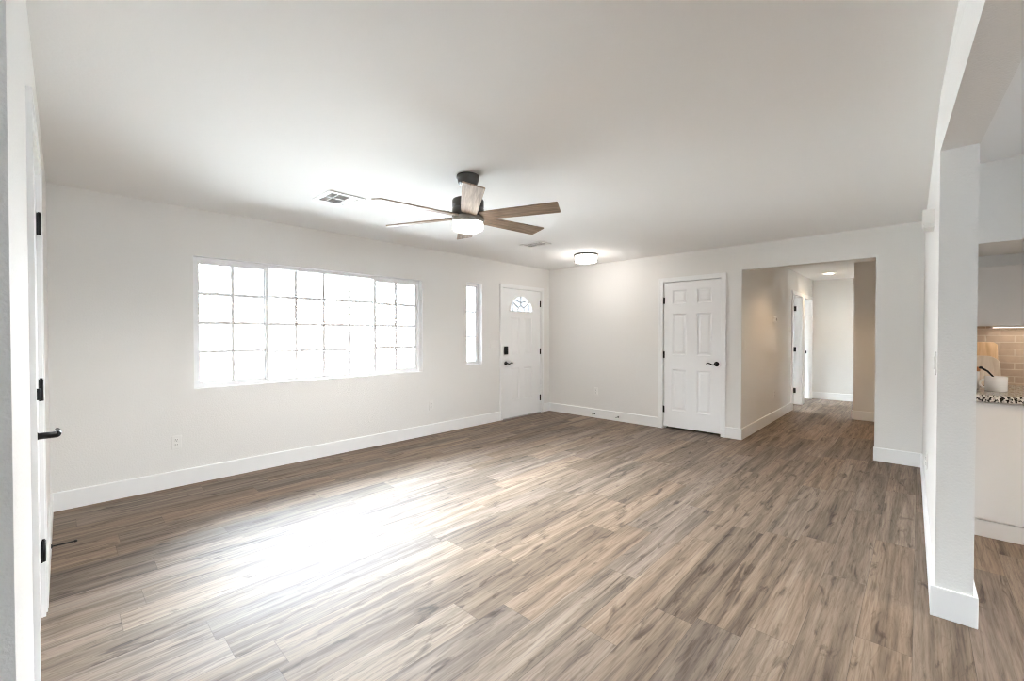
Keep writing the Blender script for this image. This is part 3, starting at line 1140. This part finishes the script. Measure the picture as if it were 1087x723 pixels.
# ceiling fan
FX, FY = 2.012, 2.330
FZ = 2.150
fan = tag(empty('ceiling_fan', (FX, FY, H)), 'six blade ceiling fan with weathered wood blades and a lit bowl', 'ceiling fan')
mb = MB()
mb.lathe([(0, 0.001), (0.079, 0.001), (0.081, -0.006), (0.081, -0.018), (0.074, -0.024), (0.074, -0.034), (0.070, -0.050), (0.060, -0.066), (0.044, -0.074), (0, -0.076)], 48)
mb.build('canopy', 'bronze', fan)
mb = MB()
mb.cyl((0, 0, -0.07), (0, 0, -0.18), 0.016, 20)
mb.build('downrod', 'bronze', fan)
mb = MB()
mb.lathe([(0, -0.168), (0.098, -0.168), (0.108, -0.171), (0.112, -0.178), (0.112, -0.222), (0.105, -0.225), (0.105, -0.233), (0.112, -0.236), (0.112, -0.288), (0.108, -0.292), (0, -0.292)], 56)
mb.build('motor_housing', 'bronze', fan)
mb = MB()
mb.lathe([(0.05, -0.290), (0.106, -0.291), (0.111, -0.295), (0.113, -0.318), (0.109, -0.330), (0.05, -0.330)], 56)
lk = mb.build('light_kit_ring', 'pewter', fan)
mb = MB()
mb.lathe([(0.09, -0.326), (0.106, -0.328), (0.1075, -0.335), (0.1075, -0.366), (0.101, -0.380), (0.082, -0.389), (0.045, -0.393), (0, -0.394)], 56, closed=True)
mb.build('glass_bowl', 'lamp_fan', fan)
lt = bpy.data.lights.new('fan_lamp', 'SPOT')
lt.spot_size = R(176)
lt.spot_blend = 0.5
PITCH = R(-12)
for k in range(6):
    a = R(-68.1 + 60 * k)
    ir = MB()
    ir.prism([(0.085, -0.030), (0.15, -0.036), (0.215, -0.040), (0.215, 0.040), (0.15, 0.036), (0.085, 0.030)], 0.0045, 0.0085, 0.001)
    for sx, sy in ((0.17, -0.02), (0.17, 0.02), (0.2, 0.0)):
        ir.lathe([(0, 0.008), (0.006, 0.008), (0.005, 0.011), (0, 0.012)], 10, Matrix.Translation((sx, sy, 0)))
    bl = MB()
    r0, r1 = 0.105, 0.671
    w0, w1 = 0.050, 0.068
    bl.prism([(r0, -w0), (r0 + 0.06, -w0 - 0.006), (r1 - 0.006, -w1), (r1, -w1 + 0.005), (r1 - 0.012, w1 - 0.006), (r1 - 0.018, w1), (r0 + 0.06, w0 + 0.006), (r0, w0)], -0.0045, 0.0045, 0.0015)
    rot = (Matrix.Rotation(a, 4, 'Z') @ Matrix.Rotation(PITCH, 4, 'X')).to_euler()
    b_ = bl.build('blade', 'blade', fan, loc=(0, 0, FZ - H), rot=rot)
    ir.build('blade_iron', 'bronze', b_)

# the fan lamp itself
lt.energy = 40
lt.color = (1.0, 0.985, 0.96)
lt.shadow_soft_size = 0.09
lo = bpy.data.objects.new('fan_lamp', lt)
COL.objects.link(lo)
lo.parent = fan
lo.location = (0, 0, -0.46)

# drum light by the entry
fl = tag(empty('flush_light', (5.10, 3.40, H)), 'lit round drum light on the ceiling near the closet door', 'ceiling light')
mb = MB()
mb.lathe([(0, 0.001), (0.164, 0.001), (0.168, -0.004), (0.168, -0.016), (0.160, -0.019), (0.10, -0.019), (0, -0.019)], 56)
mb.build('ceiling_pan', 'bronze', fl)
mb = MB()
mb.lathe([(0.12, -0.019), (0.150, -0.020), (0.152, -0.030), (0.152, -0.098), (0.144, -0.108), (0.09, -0.113), (0, -0.115)], 56, closed=True)
mb.build('glass_drum', 'lamp_flush', fl)
mb = MB()
mb.lathe([(0.1525, -0.094), (0.157, -0.094), (0.157, -0.103), (0.1525, -0.103)], 56, closed=True)
for k in range(4):
    a = R(20 + 90 * k)
    c_, s_ = math.cos(a), math.sin(a)
    mb.tube([(0.158 * c_, 0.158 * s_, -0.012), (0.157 * c_, 0.157 * s_, -0.100)], 0.004, 8)
    mb.lathe([(0, -0.007), (0.006, -0.004), (0.007, 0.0), (0.006, 0.004), (0, 0.007)], 12, Matrix.Translation((0.160 * c_, 0.160 * s_, -0.099)))
    mb.lathe([(0, -0.007), (0.006, -0.004), (0.007, 0.0), (0.006, 0.004), (0, 0.007)], 12, Matrix.Translation((0.163 * c_, 0.163 * s_, -0.024)))
mb.build('band_ring', 'pewter', fl)
l2 = bpy.data.lights.new('flush_lamp', 'POINT')
l2.energy = 4.6
l2.color = (1.0, 0.96, 0.92)
l2.shadow_soft_size = 0.12
lo = bpy.data.objects.new('flush_lamp', l2)
COL.objects.link(lo)
lo.parent = fl
lo.location = (0, 0, -0.16)


# recessed lights
def can_light(x, y, label, power):
    r_ = tag(empty('recessed_light', (x, y, H)), label, 'ceiling light', 'recessed ceiling lights')
    m_ = MB()
    m_.lathe([(0.070, 0.001), (0.098, 0.001), (0.097, -0.004), (0.076, -0.008), (0.070, -0.004)], 40, closed=True)
    m_.build('trim_ring', 'vent', r_)
    m_ = MB()
    m_.lathe([(0, -0.003), (0.071, -0.003), (0.071, -0.0045), (0, -0.0045)], 40)
    m_.build('lens', 'lamp_can', r_)
    l_ = bpy.data.lights.new('can_lamp', 'SPOT')
    l_.energy = power
    l_.color = (1.0, 0.70, 0.42)
    l_.spot_size = R(140)
    l_.spot_blend = 0.6
    l_.shadow_soft_size = 0.06
    lo_ = bpy.data.objects.new('can_lamp', l_)
    COL.objects.link(lo_)
    lo_.parent = r_
    lo_.location = (0, 0, -0.02)
    return r_


can_light(9.72, 1.21, 'lit recessed light in the hall ceiling by the far wall', 6)
can_light(6.90, 0.62, 'unseen recessed light added in the hall ceiling behind the opening header', 17)  # lamp added out of view to brighten the hall
can_light(3.0, -1.6, 'unseen recessed light added in the kitchen ceiling behind the pillar', 30)  # unseen lamp added to lift the kitchen's brightness

# ------------------------------------------------------------------ kitchen
KL = -2.4
c = tag(empty('base_cabinet', (4.45, -1.3, 0)), 'off-white base cabinet under the granite top in the kitchen', 'cabinet')
mb = MB()
mb.box(4.155 - 4.45, 5.055 - 4.45, KL + 1.3, -0.19 + 1.3, 0.105, 0.885)
mb.build('cabinet_body', 'cabinet', c)
mb = MB()
mb.box(4.148 - 4.45, 4.30 - 4.45, KL + 1.3, -0.19 + 1.3, 0.0, 0.108, 0.002)
mb.build('toe_kick', 'cabinet', c)
mb = MB()
mb.box(4.137 - 4.45, 4.157 - 4.45, -1.0 + 1.3, -0.195 + 1.3, 0.116, 0.878, 0.003)
mb.build('end_panel', 'cabinet', c)
mb = MB()
mb.box(4.137 - 4.45, 4.157 - 4.45, -1.9 + 1.3, -1.004 + 1.3, 0.116, 0.878, 0.003)
mb.build('end_panel', 'cabinet', c)
mb = MB()
mb.box(4.105, 5.058, KL, -0.19, 0.885, 0.930, 0.006)
tag(mb.build('countertop', 'granite'), 'black and cream speckled granite countertop in the kitchen', 'countertop')
u = tag(empty('upper_cabinet', (4.9, -1.3, 1.385)), 'off-white upper cabinet above the tiled backsplash', 'cabinet')
mb = MB()
mb.box(4.80 - 4.9, 5.058 - 4.9, KL + 1.3, -0.19 + 1.3, 0.0, 0.445)
mb.build('cabinet_body', 'cabinet', u)
mb = MB()
mb.box(4.78 - 4.9, 4.80 - 4.9, -0.74 + 1.3, -0.195 + 1.3, 0.0, 0.44, 0.002)
mb.build('door', 'cabinet', u)
mb = MB()
mb.box(4.78 - 4.9, 4.80 - 4.9, -1.29 + 1.3, -0.744 + 1.3, 0.0, 0.44, 0.002)
mb.build('door', 'cabinet', u)
b_ = tag(empty('cabinet_light', (4.93, -0.75, 1.385)), 'thin lit strip light under the upper cabinet', 'strip light')
mb = MB()
mb.box(-0.05, 0.05, -0.35, 0.35, -0.012, 0.001, 0.002)
mb.build('housing', 'vinyl', b_)
mb = MB()
mb.box(-0.04, 0.04, -0.34, 0.34, -0.0135, -0.0115)
mb.build('lens', 'lamp_bar', b_)


def leaning_board(name, label, x, y, w_, h_, th, tilt, mat, shape):
    r_ = MB()
    r_.prism(shape(w_, h_), 0, th, 0.003)      # plan XY, later stood up: X -> Y, Y -> Z
    o_ = r_.build(name, mat)
    o_.matrix_world = Matrix.Translation((x, y, 0.937)) @ Matrix.Rotation(tilt, 4, 'Y') @ Matrix(((0, 0, 1, 0), (1, 0, 0, 0), (0, 1, 0, 0), (0, 0, 0, 1)))
    return tag(o_, label, 'cutting board')


leaning_board('cutting_board', 'tan wooden cutting board leaning on the backsplash', 4.90, -0.315, 0.25, 0.345, 0.018, R(20), 'board',
              lambda w_, h_: [(-w_ / 2, 0), (w_ / 2, 0), (w_ / 2, h_), (-w_ / 2 + 0.02, h_), (-w_ / 2, h_ - 0.02)])
leaning_board('cutting_board', 'paler rounded board leaning in front of the tan one', 4.83, -0.335, 0.22, 0.235, 0.016, R(20), 'board_pale',
              lambda w_, h_: [(-w_ / 2, 0), (w_ / 2, 0), (w_ / 2, h_)] + [(-w_ / 2 + 0.07 - 0.07 * math.sin(R(10 * i)), h_ - 0.07 + 0.07 * math.cos(R(10 * i))) for i in range(10)])

cup = tag(empty('utensil_crock', (4.44, -0.385, 0.93)), 'small off-white crock on the granite counter', 'crock')
mb = MB()
mb.lathe([(0, 0.0005), (0.050, 0.0005), (0.054, 0.005), (0.055, 0.10), (0.053, 0.102), (0.050, 0.10), (0.049, 0.012), (0, 0.010)], 40)
mb.build('bowl', 'ceramic', cup)
mb = MB()
mb.tube([(-0.02 + 0.03 * math.cos(a) * 0, 0.055 + 0.022 * math.sin(a), 0.052 + 0.028 * math.cos(a)) for a in [PI * i / 10 for i in range(11)]], 0.006, 10)
mb.build('handle', 'ceramic', cup)

jar = tag(empty('glass_jar', (4.57, -0.268, 0.93)), 'clear jar with a wooden lid beside the crock', 'jar')
mb = MB()
mb.lathe([(0, 0.0005), (0.048, 0.0005), (0.050, 0.006), (0.050, 0.118), (0.042, 0.128), (0, 0.128)], 36)
mb.build('body', 'ceramic', jar)
mb = MB()
mb.lathe([(0, 0.126), (0.050, 0.126), (0.052, 0.130), (0.052, 0.152), (0.049, 0.156), (0.018, 0.157), (0.014, 0.165), (0, 0.166)], 36)
mb.build('lid', 'lid', jar)
mb = MB()
mb.tube([(4.435, -0.392, 0.945), (4.430, -0.370, 1.03), (4.428, -0.345, 1.065), (4.424, -0.318, 1.085)], [0.004, 0.005, 0.006, 0.007], 10)
mb.lathe([(0, -0.010), (0.009, -0.006), (0.011, 0), (0.009, 0.006), (0, 0.010)], 16, Matrix.Translation((4.423, -0.312, 1.089)))
tag(mb.build('spoon', 'black'), 'black handled spoon standing in the off-white crock', 'spoon')

# ------------------------------------------------------------------ outside
mb = MB()
mb.box(-40, 60, VA + 0.16, 70, -0.25, -0.05)
tag(mb.build('ground', 'concrete'), 'pale concrete yard and street outside the window', 'ground', kind='structure')

hs = tag(empty('neighbour_house', (9.0, 33.0, -0.05)), 'low pale house across the street seen faintly through the wide window', 'house')
mb = MB()
mb.box(-7.5, 7.5, 0, 7, 0, 2.35)
mb.build('wall', 'stucco', hs)
mb = MB()
mb.poly([(-8.2, -1.2, 2.35), (8.2, -1.2, 2.35), (8.2, 3.5, 3.7), (-8.2, 3.5, 3.7)])
mb.poly([(-8.2, 8.2, 2.35), (-8.2, 3.5, 3.7), (8.2, 3.5, 3.7), (8.2, 8.2, 2.35)])
mb.poly([(-8.2, -1.2, 2.35), (-8.2, 3.5, 3.7), (-8.2, 8.2, 2.35)])
mb.poly([(8.2, -1.2, 2.35), (8.2, 8.2, 2.35), (8.2, 3.5, 3.7)])
mb.poly([(-8.2, -1.2, 2.35), (-8.2, 8.2, 2.35), (8.2, 8.2, 2.35), (8.2, -1.2, 2.35)])
mb.build('roof', 'shingle', hs)
mb = MB()
mb.box(-8.25, 8.25, -1.25, -1.18, 2.18, 2.40)
mb.build('fascia_board', 'fascia', hs)
for x in (-7.6, -4.6, -2.4, 0.6):
    mb = MB()
    mb.box(x - 0.12, x + 0.12, -1.2, -0.96, 0, 2.3, 0.01)
    mb.build('porch_post', 'fascia', hs)
for x in (-5.6, 3.2):
    mb = MB()
    mb.box(x - 0.8, x + 0.8, -0.03, 0.05, 0.9, 1.9, 0.01)
    mb.build('house_window', 'vinyl', hs)


def tree(x, y, h, cr, label, seed, n=420):
    rnd = random.Random(seed)
    r_ = tag(empty('yard_tree', (x, y, -0.05)), label, 'tree')
    m_ = MB()
    m_.tube([(0, 0, -0.05), (0.05, 0, h * 0.3), (0, 0.06, h * 0.6)], [0.14, 0.11, 0.07], 10)
    tips = []
    for k in range(9):
        a = k * 2.4
        l_ = cr * rnd.uniform(0.6, 1.0)
        tip = Vector((l_ * math.cos(a), l_ * math.sin(a), h * rnd.uniform(0.6, 0.98)))
        m_.tube([(0, 0, h * 0.42), (tip.x * 0.5, tip.y * 0.5, h * 0.42 + (tip.z - h * 0.42) * 0.65), tip], [0.05, 0.03, 0.01], 6)
        tips.append(tip)
    m_.build('trunk', 'bark', r_)
    f_ = MB()
    for i in range(n):
        c_ = rnd.choice(tips) * rnd.uniform(0.75, 1.1) + Vector((rnd.gauss(0, cr * 0.22), rnd.gauss(0, cr * 0.22), rnd.gauss(0, h * 0.06)))
        s_ = rnd.uniform(0.04, 0.09)
        mt = Matrix.Translation(c_) @ Matrix.Rotation(rnd.uniform(0, 6.3), 4, 'Z') @ Matrix.Rotation(rnd.uniform(-1, 1), 4, 'X')
        ps = [mt @ Vector(p) for p in ((-s_, 0, 0), (0, -s_ * 0.45, 0.01), (s_, 0, 0), (0, s_ * 0.45, 0.01))]
        f_.poly(ps)
    f_.build('foliage', 'leaf', r_)
    return r_


tree(2.6, 14.5, 3.9, 0.9, 'tree whose leafy top shows in the upper left panes of the wide window', 3)
tree(8.2, 15.0, 3.5, 1.5, 'tree showing faintly in the right middle panes of the wide window', 5, 500)
